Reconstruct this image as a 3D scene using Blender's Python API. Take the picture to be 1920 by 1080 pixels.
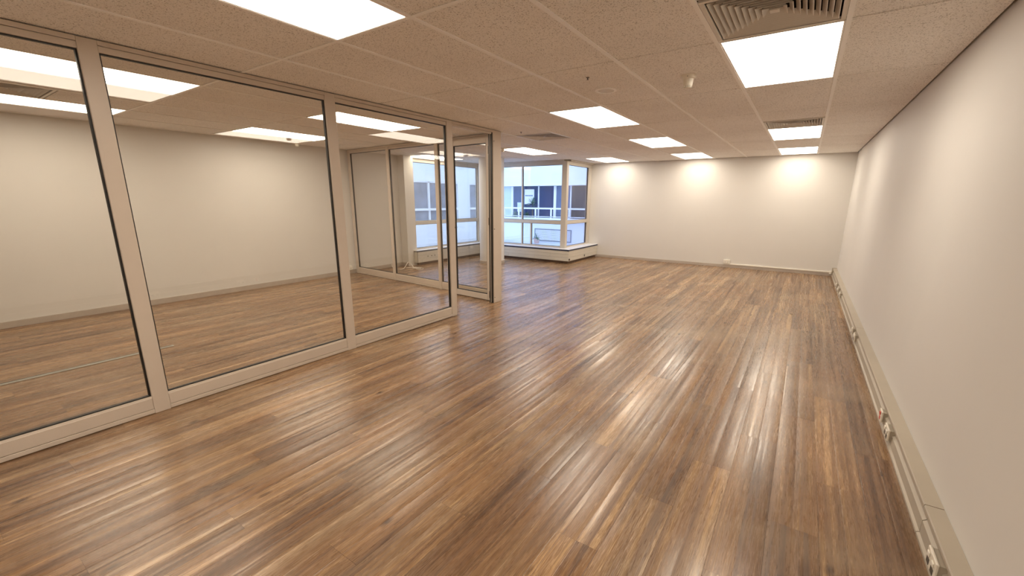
import bpy, bmesh, math, random
from mathutils import Vector, Matrix

# ------------------------------------------------------------------ clear
for o in list(bpy.data.objects):
    bpy.data.objects.remove(o)
SC = bpy.context.scene
COL = SC.collection
random.seed(7)

# ------------------------------------------------------------------ camera
CAM_Z = 1.4522
F_PX, YAW, PITCH, ROLL = 790.055, 0.590, 0.2364, 0.0055
PP = (967.86, 564.23)
_f = Vector((-math.sin(YAW)*math.cos(PITCH), math.cos(YAW)*math.cos(PITCH), -math.sin(PITCH)))
_r = Vector((math.cos(YAW), math.sin(YAW), 0))
_u = _r.cross(_f)
CR = math.cos(ROLL)*_r + math.sin(ROLL)*_u
CU = -math.sin(ROLL)*_r + math.cos(ROLL)*_u
cam = bpy.data.objects.new('camera', bpy.data.cameras.new('camera'))
COL.objects.link(cam)
cam.matrix_world = Matrix(((CR.x, CU.x, -_f.x, 0), (CR.y, CU.y, -_f.y, 0), (CR.z, CU.z, -_f.z, CAM_Z), (0, 0, 0, 1)))
cam.data.sensor_width = 36
cam.data.lens = F_PX/1920*36
cam.data.shift_x = -(PP[0]-960)/1920
cam.data.shift_y = (PP[1]-540)/1920
cam.data.clip_start = 0.02
cam.data.clip_end = 200
SC.camera = cam

# ------------------------------------------------------------------ world, exposure
SKY_STRENGTH = 1.6
world = bpy.data.worlds.new('overcast_sky'); SC.world = world
world.use_nodes = True
bg = world.node_tree.nodes['Background']
bg.inputs['Color'].default_value = (0.52, 0.69, 1.0, 1)
bg.inputs['Strength'].default_value = SKY_STRENGTH
SC.view_settings.view_transform = 'Standard'
SC.view_settings.look = 'None'
SC.view_settings.exposure = 1.05
SC.view_settings.gamma = 1.0
SC.view_settings.use_curve_mapping = False
SC.cycles.use_denoising = True; SC.cycles.adaptive_threshold=0.03; SC.cycles.adaptive_min_samples=12
SC.cycles.max_bounces = 8
SC.cycles.diffuse_bounces = 5
SC.cycles.glossy_bounces = 4
SC.cycles.transparent_max_bounces = 16
SC.cycles.sample_clamp_indirect = 6.0

LIGHT_COLOR = (1.0, 0.895, 0.75)      # warm white office panels
LIGHT_STRENGTH = 5.0

# ------------------------------------------------------------------ main dimensions (metres)
CH = 2.34                       # ceiling height
A, BY = 0.61, 1.22              # ceiling cell: across, along
GX0, GY0 = -0.5567, 2.908       # grid origin
XR, YF, YB = 0.675, 10.40, -2.10   # right wall, far wall, wall behind the camera
XL = -7.34                      # left wall
XP = -3.54                      # glass partition, room-side face
WXA, WYB, WXC = -7.22, 9.00, -4.66 # window planes
def cx(i): return GX0 + i*A
def ry(j): return GY0 + j*BY

# ------------------------------------------------------------------ materials
MATS = {}
def new_mat(name):
    m = bpy.data.materials.new(name); m.use_nodes = True
    MATS[name] = m
    return m, m.node_tree.nodes, m.node_tree.links, m.node_tree.nodes['Principled BSDF']
def N(nodes, kind, **kw):
    n = nodes.new(kind)
    for k, v in kw.items():
        if k in n.inputs: n.inputs[k].default_value = v
        else: setattr(n, k, v)
    return n
def math_node(nodes, links, op, a, b=None, c=None):
    n = nodes.new('ShaderNodeMath'); n.operation = op
    for i, v in enumerate((a, b, c)):
        if v is None: continue
        if isinstance(v, (int, float)): n.inputs[i].default_value = v
        else: links.new(v, n.inputs[i])
    return n.outputs[0]
def plain(name, col, rough=0.5, metal=0.0, var=0.04, scale=6.0, bump=0.0, bscale=300.0, spec=0.5):
    m, nd, lk, p = new_mat(name)
    tc = N(nd, 'ShaderNodeTexCoord')
    no = N(nd, 'ShaderNodeTexNoise', Scale=scale, Detail=3.0)
    lk.new(tc.outputs['Object'], no.inputs['Vector'])
    r = N(nd, 'ShaderNodeValToRGB')
    r.color_ramp.elements[0].position = 0.3; r.color_ramp.elements[1].position = 0.7
    r.color_ramp.elements[0].color = (*[c*(1-var) for c in col], 1)
    r.color_ramp.elements[1].color = (*[min(1, c*(1+var)) for c in col], 1)
    lk.new(no.outputs['Fac'], r.inputs['Fac']); lk.new(r.outputs['Color'], p.inputs['Base Color'])
    p.inputs['Roughness'].default_value = rough; p.inputs['Metallic'].default_value = metal
    p.inputs['Specular IOR Level'].default_value = spec
    if bump:
        nb = N(nd, 'ShaderNodeTexNoise', Scale=bscale, Detail=2.0)
        lk.new(tc.outputs['Object'], nb.inputs['Vector'])
        b = N(nd, 'ShaderNodeBump', Strength=bump, Distance=0.002)
        lk.new(nb.outputs['Fac'], b.inputs['Height']); lk.new(b.outputs['Normal'], p.inputs['Normal'])
    return m
def emissive(name, col, strength):
    m, nd, lk, p = new_mat(name)
    p.inputs['Base Color'].default_value = (0.8, 0.8, 0.8, 1)
    p.inputs['Emission Color'].default_value = (*col, 1)
    p.inputs['Emission Strength'].default_value = strength
    return m
def glass(name, tint, refl0=0.04, gain=1.0):
    m, nd, lk, p = new_mat(name)
    nd.remove(p)
    lw = N(nd, 'ShaderNodeLayerWeight', Blend=0.5)
    f5 = math_node(nd, lk, 'POWER', lw.outputs['Facing'], 5.0)
    fr = math_node(nd, lk, 'MULTIPLY_ADD', f5, 1-refl0, refl0)
    fr = math_node(nd, lk, 'MULTIPLY', fr, gain)
    t = N(nd, 'ShaderNodeBsdfTransparent'); t.inputs['Color'].default_value = (*tint, 1)
    g = N(nd, 'ShaderNodeBsdfGlossy', Roughness=0.0); g.inputs['Color'].default_value = (1, 1, 1, 1)
    mx = N(nd, 'ShaderNodeMixShader')
    lk.new(fr, mx.inputs[0]); lk.new(t.outputs[0], mx.inputs[1]); lk.new(g.outputs[0], mx.inputs[2])
    lk.new(mx.outputs[0], nd['Material Output'].inputs['Surface'])
    return m

plain('wall_paint', (0.70, 0.675, 0.635), 0.55, var=0.012, scale=1.5, bump=0.06, bscale=220, spec=0.35)
plain('baseboard_paint', (0.47, 0.41, 0.35), 0.45)
plain('frame_metal', (0.62, 0.535, 0.45), 0.38, var=0.02)
plain('window_frame', (0.60, 0.55, 0.48), 0.4, var=0.02)
plain('gasket_rubber', (0.015, 0.013, 0.012), 0.5)
plain('hinge_metal', (0.22, 0.17, 0.13), 0.35, metal=0.7)
plain('dark_metal', (0.04, 0.035, 0.03), 0.4, metal=0.3)
plain('white_plastic', (0.83, 0.79, 0.70), 0.35, var=0.01)
plain('cream_plastic', (0.80, 0.745, 0.64), 0.35, var=0.02)
plain('socket_hole', (0.10, 0.08, 0.06), 0.6)
plain('red_plastic', (0.62, 0.05, 0.02), 0.4)
plain('trunking_metal', (0.45, 0.395, 0.315), 0.42, var=0.04, scale=4)
plain('ceiling_bar', (0.95, 0.92, 0.88), 0.5, var=0.01)
plain('plenum_dark', (0.05, 0.04, 0.035), 0.8)
plain('diffuser_metal', (0.72, 0.67, 0.60), 0.45, var=0.02)
plain('smooth_panel', (0.84, 0.80, 0.77), 0.5, var=0.01)
plain('column_paint', (0.80, 0.78, 0.74), 0.5, var=0.01)
plain('ledge_board', (0.66, 0.62, 0.54), 0.42, var=0.03)
plain('ledge_top', (0.82, 0.83, 0.85), 0.3, var=0.01)
plain('ledge_edge', (0.02, 0.03, 0.08), 0.4)
plain('plinth_brown', (0.14, 0.085, 0.055), 0.5)
plain('cable_white', (0.82, 0.78, 0.72), 0.45)
plain('strip_metal', (0.30, 0.29, 0.25), 0.5, metal=0.1)
plain('subfloor', (0.03, 0.02, 0.015), 0.9)
plain('render_white', (0.82, 0.84, 0.86), 0.7, var=0.02, scale=0.6)
plain('exterior_white', (0.86, 0.87, 0.88), 0.5, var=0.01)
plain('courtyard_paving', (0.62, 0.63, 0.65), 0.8, var=0.08, scale=2)
plain('tinted_blue', (0.025, 0.05, 0.13), 0.08, var=0.1)
plain('tinted_pale', (0.11, 0.16, 0.27), 0.1, var=0.15, scale=2)
plain('tinted_dark', (0.03, 0.032, 0.045), 0.1, var=0.1)
plain('tinted_grey', (0.22, 0.25, 0.30), 0.12, var=0.25, scale=2.5)
plain('blind_pale', (0.62, 0.72, 0.88), 0.6)
plain('leaf_green', (0.07, 0.17, 0.10), 0.5, var=0.3, scale=8)
plain('trunk_brown', (0.20, 0.16, 0.12), 0.8)
plain('pot_clay', (0.60, 0.42, 0.38), 0.7)
plain('sign_mark', (0.08, 0.16, 0.32), 0.6)
emissive('light_panel', LIGHT_COLOR, LIGHT_STRENGTH)
glass('partition_glass', (0.965, 0.955, 0.93))
glass('window_glass', (0.95, 0.965, 1.0))
glass('tinted_window_glass', (0.85, 0.85, 0.92))

# mineral-fibre ceiling tile: fine dark pinholes on warm white
def ceiling_tile_mat():
    m, nd, lk, p = new_mat('ceiling_tile')
    g = N(nd, 'ShaderNodeNewGeometry')
    n1 = N(nd, 'ShaderNodeTexNoise', Scale=150.0, Detail=2.0, Roughness=0.6)
    lk.new(g.outputs['Position'], n1.inputs['Vector'])
    r1 = N(nd, 'ShaderNodeValToRGB')
    r1.color_ramp.elements[0].position = 0.30; r1.color_ramp.elements[0].color = (0.30, 0.26, 0.22, 1)
    r1.color_ramp.elements[1].position = 0.44; r1.color_ramp.elements[1].color = (0.94, 0.905, 0.86, 1)
    lk.new(n1.outputs['Fac'], r1.inputs['Fac'])
    n2 = N(nd, 'ShaderNodeTexNoise', Scale=1.3, Detail=2.0)
    lk.new(g.outputs['Position'], n2.inputs['Vector'])
    r2 = N(nd, 'ShaderNodeValToRGB')
    r2.color_ramp.elements[0].position = 0.3; r2.color_ramp.elements[0].color = (0.92, 0.91, 0.90, 1)
    r2.color_ramp.elements[1].position = 0.7; r2.color_ramp.elements[1].color = (1, 1, 1, 1)
    lk.new(n2.outputs['Fac'], r2.inputs['Fac'])
    mx = N(nd, 'ShaderNodeMix', data_type='RGBA', blend_type='MULTIPLY')
    mx.inputs[0].default_value = 1.0
    lk.new(r1.outputs['Color'], mx.inputs[6]); lk.new(r2.outputs['Color'], mx.inputs[7])
    lk.new(mx.outputs[2], p.inputs['Base Color'])
    p.inputs['Roughness'].default_value = 0.85
    p.inputs['Specular IOR Level'].default_value = 0.2
    b = N(nd, 'ShaderNodeBump', Strength=0.35, Distance=0.002)
    lk.new(n1.outputs['Fac'], b.inputs['Height']); lk.new(b.outputs['Normal'], p.inputs['Normal'])
ceiling_tile_mat()

# vinyl wood planks: tone per plank, strips, grain, knots
PW, PL, PX0, PY0 = 0.196, 1.22, -7.40, -2.0
def wood_mat():
    m, nd, lk, p = new_mat('wood_plank')
    M = lambda op, a, b=None, c=None: math_node(nd, lk, op, a, b, c)
    g = N(nd, 'ShaderNodeNewGeometry')
    s = N(nd, 'ShaderNodeSeparateXYZ'); lk.new(g.outputs['Position'], s.inputs[0])
    row = M('FLOOR', M('MULTIPLY_ADD', s.outputs[0], 1/PW, -PX0/PW))
    off = M('MULTIPLY', M('FRACT', M('MULTIPLY', row, 0.377)), PL)
    colm = M('FLOOR', M('MULTIPLY', M('SUBTRACT', M('SUBTRACT', s.outputs[1], PY0), off), 1/PL))
    idv = N(nd, 'ShaderNodeCombineXYZ'); lk.new(row, idv.inputs[0]); lk.new(colm, idv.inputs[1])
    wn = N(nd, 'ShaderNodeTexWhiteNoise', noise_dimensions='3D'); lk.new(idv.outputs[0], wn.inputs['Vector'])
    wc = N(nd, 'ShaderNodeSeparateXYZ'); lk.new(wn.outputs['Color'], wc.inputs[0])
    sid = M('FLOOR', M('MULTIPLY_ADD', s.outputs[0], 2/PW, -2*PX0/PW))
    sv = N(nd, 'ShaderNodeCombineXYZ'); lk.new(sid, sv.inputs[0]); lk.new(colm, sv.inputs[1])
    ws = N(nd, 'ShaderNodeTexWhiteNoise', noise_dimensions='3D'); lk.new(sv.outputs[0], ws.inputs['Vector'])
    def coords(kx, ky, rnd):
        c = N(nd, 'ShaderNodeCombineXYZ')
        lk.new(M('MULTIPLY', s.outputs[0], kx), c.inputs[0])
        lk.new(M('MULTIPLY', s.outputs[1], ky), c.inputs[1])
        lk.new(M('MULTIPLY', wn.outputs['Value'], rnd), c.inputs[2])
        return c.outputs[0]
    def noise(kx, ky, rnd, detail=3.0, dist=0.0, rough=0.55):
        n = N(nd, 'ShaderNodeTexNoise', Scale=1.0, Detail=detail, Roughness=rough, Distortion=dist)
        lk.new(coords(kx, ky, rnd), n.inputs['Vector'])
        return n.outputs['Fac']
    strips = noise(11, 0.30, 0.5, 2.0, 0.4)
    fine = noise(40, 0.7, 2.5, 2.0, 0.6)
    grain = noise(210, 8.0, 90, 3.0, 1.5, 0.65)
    patch = noise(5.0, 1.1, 0.8, 3.0)
    cracks = noise(60, 2.2, 30, 3.0, 2.0, 0.7)
    v = M('ADD', M('MULTIPLY', strips, 0.28), M('ADD', M('MULTIPLY', fine, 0.36), M('ADD', M('MULTIPLY', grain, 0.34), M('MULTIPLY_ADD', ws.outputs['Value'], 0.11, -0.033))))
    ramp = N(nd, 'ShaderNodeValToRGB')
    e = ramp.color_ramp.elements
    e[0].position = 0.37; e[0].color = (0.090, 0.046, 0.023, 1)
    e[1].position = 0.645; e[1].color = (0.52, 0.365, 0.21, 1)
    x = e.new(0.46); x.color = (0.19, 0.107, 0.055, 1)
    x = e.new(0.57); x.color = (0.305, 0.193, 0.105, 1)
    lk.new(v, ramp.inputs['Fac'])
    # reddish / greyish patches
    pr = N(nd, 'ShaderNodeValToRGB')
    e = pr.color_ramp.elements
    e[0].position = 0.32; e[0].color = (0.82, 0.82, 0.83, 1)
    e[1].position = 0.70; e[1].color = (1.12, 1.02, 0.92, 1)
    lk.new(patch, pr.inputs['Fac'])
    m1 = N(nd, 'ShaderNodeMix', data_type='RGBA', blend_type='MULTIPLY'); m1.inputs[0].default_value = 1.0
    lk.new(ramp.outputs['Color'], m1.inputs[6]); lk.new(pr.outputs['Color'], m1.inputs[7])
    # thin dark cracks along the grain
    cr = N(nd, 'ShaderNodeValToRGB')
    e = cr.color_ramp.elements
    e[0].position = 0.28; e[0].color = (0.42, 0.36, 0.32, 1)
    e[1].position = 0.39; e[1].color = (1, 1, 1, 1)
    lk.new(cracks, cr.inputs['Fac'])
    m2 = N(nd, 'ShaderNodeMix', data_type='RGBA', blend_type='MULTIPLY'); m2.inputs[0].default_value = 1.0
    lk.new(m1.outputs[2], m2.inputs[6]); lk.new(cr.outputs['Color'], m2.inputs[7])
    # knots
    vo = N(nd, 'ShaderNodeTexVoronoi', Scale=1.0, Randomness=1.0)
    lk.new(coords(5.2, 2.6, 20), vo.inputs['Vector'])
    kr = N(nd, 'ShaderNodeValToRGB')
    e = kr.color_ramp.elements
    e[0].position = 0.03; e[0].color = (0.30, 0.25, 0.22, 1)
    e[1].position = 0.12; e[1].color = (1, 1, 1, 1)
    lk.new(vo.outputs['Distance'], kr.inputs['Fac'])
    m3 = N(nd, 'ShaderNodeMix', data_type='RGBA', blend_type='MULTIPLY'); m3.inputs[0].default_value = 1.0
    lk.new(m2.outputs[2], m3.inputs[6]); lk.new(kr.outputs['Color'], m3.inputs[7])
    # dusty scuff bands left by wear
    dn_ = N(nd, 'ShaderNodeTexNoise', Scale=1.0, Detail=3.0, Roughness=0.6)
    dc = N(nd, 'ShaderNodeCombineXYZ')
    lk.new(M('MULTIPLY_ADD', s.outputs[1], 0.12, M('MULTIPLY', s.outputs[0], 0.45)), dc.inputs[0])
    lk.new(M('MULTIPLY_ADD', s.outputs[0], -0.5, M('MULTIPLY', s.outputs[1], 1.5)), dc.inputs[1])
    lk.new(dc.outputs[0], dn_.inputs['Vector'])
    dr_ = N(nd, 'ShaderNodeValToRGB')
    e = dr_.color_ramp.elements
    e[0].position = 0.50; e[0].color = (0, 0, 0, 1)
    e[1].position = 0.74; e[1].color = (0.42, 0.42, 0.42, 1)
    lk.new(dn_.outputs['Fac'], dr_.inputs['Fac'])
    m4 = N(nd, 'ShaderNodeMix', data_type='RGBA', blend_type='MIX')
    m4.inputs[7].default_value = (0.42, 0.31, 0.20, 1)
    lk.new(dr_.outputs['Color'], m4.inputs[0])
    lk.new(m3.outputs[2], m4.inputs[6])
    lk.new(m4.outputs[2], p.inputs['Base Color'])
    # worn sheen: strips differ in gloss
    rr = M('MULTIPLY_ADD', fine, -0.40, 0.26)
    rr = M('MULTIPLY_ADD', grain, 0.42, rr)
    rr = M('MAXIMUM', rr, 0.12)
    lk.new(rr, p.inputs['Roughness'])
    p.inputs['Specular IOR Level'].default_value = 0.75
    b = N(nd, 'ShaderNodeBump', Strength=0.14, Distance=0.0012)
    lk.new(grain, b.inputs['Height']); lk.new(b.outputs['Normal'], p.inputs['Normal'])
wood_mat()

# ------------------------------------------------------------------ mesh helpers
class MB:
    def __init__(self):
        self.v = []; self.f = []
    def box(self, x0, x1, y0, y1, z0, z1):
        if x0 > x1: x0, x1 = x1, x0
        if y0 > y1: y0, y1 = y1, y0
        if z0 > z1: z0, z1 = z1, z0
        n = len(self.v)
        self.v += [(x0,y0,z0),(x1,y0,z0),(x1,y1,z0),(x0,y1,z0),(x0,y0,z1),(x1,y0,z1),(x1,y1,z1),(x0,y1,z1)]
        self.f += [tuple(n+i for i in q) for q in ((3,2,1,0),(4,5,6,7),(0,1,5,4),(1,2,6,5),(2,3,7,6),(3,0,4,7))]
        return self
    def hexa(self, pts):            # bottom four, top four
        n = len(self.v); self.v += [tuple(p) for p in pts]
        self.f += [tuple(n+i for i in q) for q in ((3,2,1,0),(4,5,6,7),(0,1,5,4),(1,2,6,5),(2,3,7,6),(3,0,4,7))]
        return self
    def prism_y(self, prof, y0, y1):  # (x, z) outline swept along y
        n = len(self.v); k = len(prof)
        self.v += [(x, y0, z) for x, z in prof] + [(x, y1, z) for x, z in prof]
        for i in range(k):
            j = (i+1) % k
            self.f.append((n+i, n+j, n+k+j, n+k+i))
        self.f += [tuple(n+i for i in range(k))[::-1], tuple(n+k+i for i in range(k))]
        return self
    def lathe(self, prof, c=(0, 0, 0), seg=28, axis='z'):   # (radius, height) pairs
        n = len(self.v); k = len(prof)
        for i in range(seg):
            a = 2*math.pi*i/seg
            for r, h in prof:
                p = (r*math.cos(a), r*math.sin(a), h)
                if axis == 'y': p = (p[0], p[2], p[1])
                if axis == 'x': p = (p[2], p[0], p[1])
                self.v.append((c[0]+p[0], c[1]+p[1], c[2]+p[2]))
        for i in range(seg):
            j = (i+1) % seg
            for q in range(k-1):
                self.f.append((n+i*k+q, n+j*k+q, n+j*k+q+1, n+i*k+q+1))
        return self
    def tube(self, pts, r, seg=8, caps=True):
        pts = [Vector(p) for p in pts]; n0 = len(self.v)
        for i, p in enumerate(pts):
            t = (pts[min(i+1, len(pts)-1)] - pts[max(i-1, 0)]).normalized()
            a = t.cross(Vector((0, 0, 1)))
            if a.length < 1e-3: a = t.cross(Vector((1, 0, 0)))
            a.normalize(); b = t.cross(a)
            for s in range(seg):
                w = 2*math.pi*s/seg
                self.v.append(tuple(p + r*(math.cos(w)*a + math.sin(w)*b)))
        for i in range(len(pts)-1):
            for s in range(seg):
                q = (s+1) % seg
                self.f.append((n0+i*seg+s, n0+i*seg+q, n0+(i+1)*seg+q, n0+(i+1)*seg+s))
        if caps:
            self.f.append(tuple(n0+s for s in range(seg)))
            self.f.append(tuple(n0+(len(pts)-1)*seg+s for s in range(seg))[::-1])
        return self
    def xform(self, mat):
        self.v = [tuple(mat @ Vector(p)) for p in self.v]; return self

WLOC = {}
def obj(name, mb, mat, parent=None, bevel=0.0, smooth=False, segs=1, loc=None, kind=None, label=None):
    xs = list(zip(*mb.v))
    if loc is None:
        loc = ((min(xs[0])+max(xs[0]))/2, (min(xs[1])+max(xs[1]))/2, min(xs[2]))
    me = bpy.data.meshes.new(name)
    me.from_pydata([(p[0]-loc[0], p[1]-loc[1], p[2]-loc[2]) for p in mb.v], [], mb.f)
    bm = bmesh.new(); bm.from_mesh(me)
    bmesh.ops.recalc_face_normals(bm, faces=bm.faces)
    if bevel:
        bmesh.ops.bevel(bm, geom=list(bm.edges), offset=bevel, segments=segs, affect='EDGES', clamp_overlap=True)
    bm.to_mesh(me); bm.free()
    if smooth:
        for p in me.polygons: p.use_smooth = True
        if smooth == 'auto': me.set_sharp_from_angle(angle=math.radians(40))
    me.materials.append(MATS[mat])
    return link(name, me, parent, loc, kind, label)
def link(name, me, parent, loc, kind=None, label=None):
    o = bpy.data.objects.new(name, me); COL.objects.link(o)
    base = WLOC[parent.name] if parent else (0, 0, 0)
    o.location = [loc[i]-base[i] for i in range(3)]
    o.parent = parent
    WLOC[o.name] = tuple(loc)
    if kind: o['kind'] = kind
    if label: o['label'] = label
    return o
def thing(name, loc, label, cat, group=None):
    o = bpy.data.objects.new(name, None); COL.objects.link(o)
    o.empty_display_size = 0.1
    o.location = loc; WLOC[o.name] = tuple(loc)
    return tag(o, label, cat, group)
def tag(o, label, cat, group=None):
    o['label'] = label; o['category'] = cat
    if group: o['group'] = group
    return o
def struct(name, mb, mat, label=None, **kw):
    return obj(name, mb, mat, None, kind='structure', label=label, **kw)
def box(*a): return MB().box(*a)

# ------------------------------------------------------------------ floor and planks
floor = struct('floor', box(XL-0.15, XR+0.1, YB-0.1, YF+0.1, -0.14, -0.004), 'subfloor', 'brown wood-look plank floor with worn sheen')
CUP = 0.0014
def plank_profile(mb, x0, y0, w, l, tilt):
    US = (-0.485, -0.25, 0.0, 0.25, 0.485)
    g = 0.0003; hw = w/2
    zt = lambda x: x*tilt                          # x from the plank's middle
    zz = lambda u: -CUP*(2*u)**2
    for c in (-0.5, 0.5):                          # two shallow embossed strips, smooth, own vertices
        n = len(mb.v)
        for yy in (y0+g, y0+l-g):
            for u in US:
                x = (c+u)*hw
                mb.v.append((x0+hw+x, yy, zz(u)+zt(x)))
        for i in range(4): mb.f.append((n+i, n+i+1, n+6+i, n+5+i))
    xe = 0.985*hw; ze = zz(0.485)
    m = len(mb.v)                                  # chamfered flanks, groove, ends
    for yy in (y0+g, y0+l-g):
        mb.v += [(x0+hw-xe, yy, ze+zt(-xe)), (x0+g, yy, ze-0.0004+zt(-hw)), (x0+g, yy, -0.004),
                 (x0+hw+xe, yy, ze+zt(xe)), (x0+w-g, yy, ze-0.0004+zt(hw)), (x0+w-g, yy, -0.004),
                 (x0+hw-0.015*hw, yy, ze), (x0+hw, yy, ze-0.0004), (x0+hw+0.015*hw, yy, ze)]
    k = 9
    mb.f += [(m+1, m, m+k, m+k+1), (m+2, m+1, m+k+1, m+k+2), (m+3, m+4, m+k+4, m+k+3), (m+4, m+5, m+k+5, m+k+4),
             (m+6, m+7, m+k+7, m+k+6), (m+7, m+8, m+k+8, m+k+7)]
    mb.f += [(m+2, m+5, m+4, m+3, m, m+1), (m+k+1, m+k, m+k+3, m+k+4, m+k+5, m+k+2)]
mb = MB(); plank_profile(mb, 0, 0, PW, PL, 0)
PLANK_MESH = bpy.data.meshes.new('plank'); PLANK_MESH.from_pydata(mb.v, [], mb.f)
for i, pgn in enumerate(PLANK_MESH.polygons): pgn.use_smooth = i < 8
PLANK_MESH.materials.append(MATS['wood_plank'])
prng = random.Random(11)
planks = []
rows = int(math.ceil((XR-PX0)/PW))
for r in range(rows):
    off = ((r*0.377) % 1.0)*PL
    x0 = PX0 + r*PW; x1 = min(x0+PW, XR)
    x0c = max(x0, XL)
    if x1-x0c < 0.01: continue
    ymax = YF if x1 > WXC+0.05 else WYB
    for c in range(-2, 16):
        y0 = PY0 + off + c*PL; y1 = y0+PL
        y0c, y1c = max(y0, YB), min(y1, ymax)
        if y1c-y0c < 0.02: continue
        t = prng.gauss(0, 0.002)
        d = Vector(((x0c+x1)/2, (y0c+y1c)/2, -CAM_Z))
        w_ = d.dot(_f)
        seen = w_ > 0.3 and abs(d.dot(CR)/w_) < 1.35 and abs(d.dot(CU)/w_) < 0.85
        dist = d.length if (seen and x0c > XP-0.1) else d.length+50
        planks.append((dist, x0c, x1, y0c, y1c, t))
planks.sort()
for d, x0, x1, y0, y1, t in planks[:300]:
    o = link('plank', PLANK_MESH, floor, (x0, y0, 0))
    o.scale = ((x1-x0)/PW, (y1-y0)/PL, 1)
    o.rotation_euler[1] = -t
rest = MB()
for d, x0, x1, y0, y1, t in planks[300:]: plank_profile(rest, x0, y0, x1-x0, y1-y0, t)
o = obj('distant_planks', rest, 'wood_plank', floor, loc=(0, 0, 0), kind='stuff')
for i, pgn in enumerate(o.data.polygons): pgn.use_smooth = (i % 16) < 8

# ------------------------------------------------------------------ walls
struct('wall_right', box(XR, XR+0.12, YB, YF+0.12, 0, CH+0.2), 'wall_paint', 'long plain cream painted wall on the right')
struct('wall_far', box(WXC-0.02, XR, YF, YF+0.12, 0, CH+0.2), 'wall_paint', 'plain cream wall at the far end')
struct('wall_back', box(XL-0.12, XR+0.12, YB-0.12, YB, 0, CH+0.2), 'wall_paint')
struct('wall_left', box(XL-0.12, XL, YB, 6.38, 0, CH+0.2), 'wall_paint', 'cream back wall of the glazed room')
struct('wall_pier', box(XL-0.12, -7.14, 6.38, 6.64, 0, CH+0.2), 'wall_paint', 'square wall pier beside the left window')
struct('trim_1', box(WXA-0.1, WXA+0.06, 6.64, WYB+0.06, CH-0.03, CH+0.2), 'window_frame')
struct('trim_2', box(WXA+0.06, WXC-0.04, WYB-0.06, WYB+0.1, CH-0.03, CH+0.2), 'window_frame')
struct('trim_3', box(WXC-0.1, WXC+0.06, WYB+0.1, YF, CH-0.03, CH+0.2), 'window_frame')
BB = 0.062
struct('baseboard_far', box(-4.40, XR-0.07, YF-0.014, YF, 0, BB), 'baseboard_paint', bevel=0.002)
struct('baseboard_left', box(XL, XL+0.014, YB, 6.38, 0, 0.075), 'baseboard_paint', bevel=0.002)
struct('baseboard_pier', box(XL+0.014, -7.14, 6.366, 6.38, 0, 0.075), 'baseboard_paint', bevel=0.002)

# ------------------------------------------------------------------ ceiling: slab, bars, tiles
ceiling = struct('ceiling', box(XL-0.12, XR+0.12, YB-0.12, YF+0.12, CH+0.16, CH+0.24), 'plenum_dark', 'suspended ceiling of speckled mineral tiles in a white grid')
LIGHTS = {(-3, -2): 'large glowing ceiling panel nearest the camera, cut by the top edge',
          (0, 0): 'big glowing ceiling panel right in front of the large air vent',
          (-3, 1): 'glowing ceiling panel beside the round ceiling speaker',
          (-3, 3): 'middle glowing ceiling panel of the row leading to the far wall',
          (-3, 5): 'small glowing ceiling panel touching the middle of the far wall',
          (0, 3): 'glowing ceiling panel in front of the small far air vent',
          (0, 5): 'glowing ceiling panel at the far wall near the right corner',
          (-7, 3): 'glowing ceiling panel above the round column by the bay window',
          (-6, 5): 'thin glowing ceiling panel at the far wall next to the window corner',
          (-7, -2): 'long glowing panel seen through glass in the leftmost bay, nearer of two',
          (-10, -2): 'long glowing panel seen through glass near the back wall, far left',
          (-10, 0): 'glowing panel close to the back wall inside the middle glass bay',
          (-7, 0): 'glowing panel behind the post between the second and third glass bays',
          (-11, 3): 'glowing ceiling panel beyond the glass cross partition near the window',
          (0, -3): 'added fill light panel, unseen above and behind the viewpoint, right',  # added out of view to raise the light level
          (-3, -4): 'added fill light panel, unseen above and behind the viewpoint, left',  # second out-of-view panel, added to brighten the near right wall
          }
VENTS = {(0, -1): ('far', 'large louvred ceiling air vent at the top edge of the picture'),
         (0, 2): ('far', 'small louvred ceiling air vent before the far right lights'),
         (-5, 2): ('near', 'dark square ceiling air vent outside the open glass door'),
         (-9, -2): ('near', 'louvred air vent seen through glass between two long lights')}
SMOOTH = {(-8, -2), (-11, -2), (-11, 0)}
def clip_cell(x0, x1, y0, y1):
    x0, x1 = max(x0, XL+0.006), min(x1, XR-0.006)
    y0, y1 = max(y0, YB+0.006), min(y1, YF-0.010)
    if y1 > WYB-0.07 and x0 < WXC+0.07:
        if y0 >= WYB-0.07: x0 = max(x0, WXC+0.07)
        elif x1 > WXC+0.4: pass
        else: y1 = WYB-0.07
    return (x0, x1, y0, y1) if x1-x0 > 0.02 and y1-y0 > 0.02 else None
TILES = {}
def tile(x0, x1, y0, y1, mat='ceiling_tile', name='ceiling_tile'):
    c = clip_cell(x0+0.002, x1-0.002, y0+0.0065, y1-0.0065)
    if not c: return
    x0, x1, y0, y1 = c
    key = (round(x1-x0, 4), round(y1-y0, 4), mat)
    loc = ((x0+x1)/2, (y0+y1)/2, CH+0.003)
    if key in TILES:
        return link(name, TILES[key], ceiling, loc)
    o = obj(name, box(x0, x1, y0, y1, CH+0.003, CH+0.018), mat, ceiling, bevel=0.0018, loc=loc)
    TILES[key] = o.data
for i in range(-12, 2):
    for j in range(-4, 7):
        c = (i, j)
        if c in LIGHTS: continue
        x0, x1, y0, y1 = cx(i), cx(i+1), ry(j), ry(j+1)
        if c in VENTS:
            if VENTS[c][0] == 'far': tile(x0, x1, y0, y1-A)
            else: tile(x0, x1, y0+A, y1)
            continue
        if c in SMOOTH: tile(x0, x1, y0, y1, 'smooth_panel', 'smooth_panel')
        else: tile(x0, x1, y0, y1)
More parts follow.
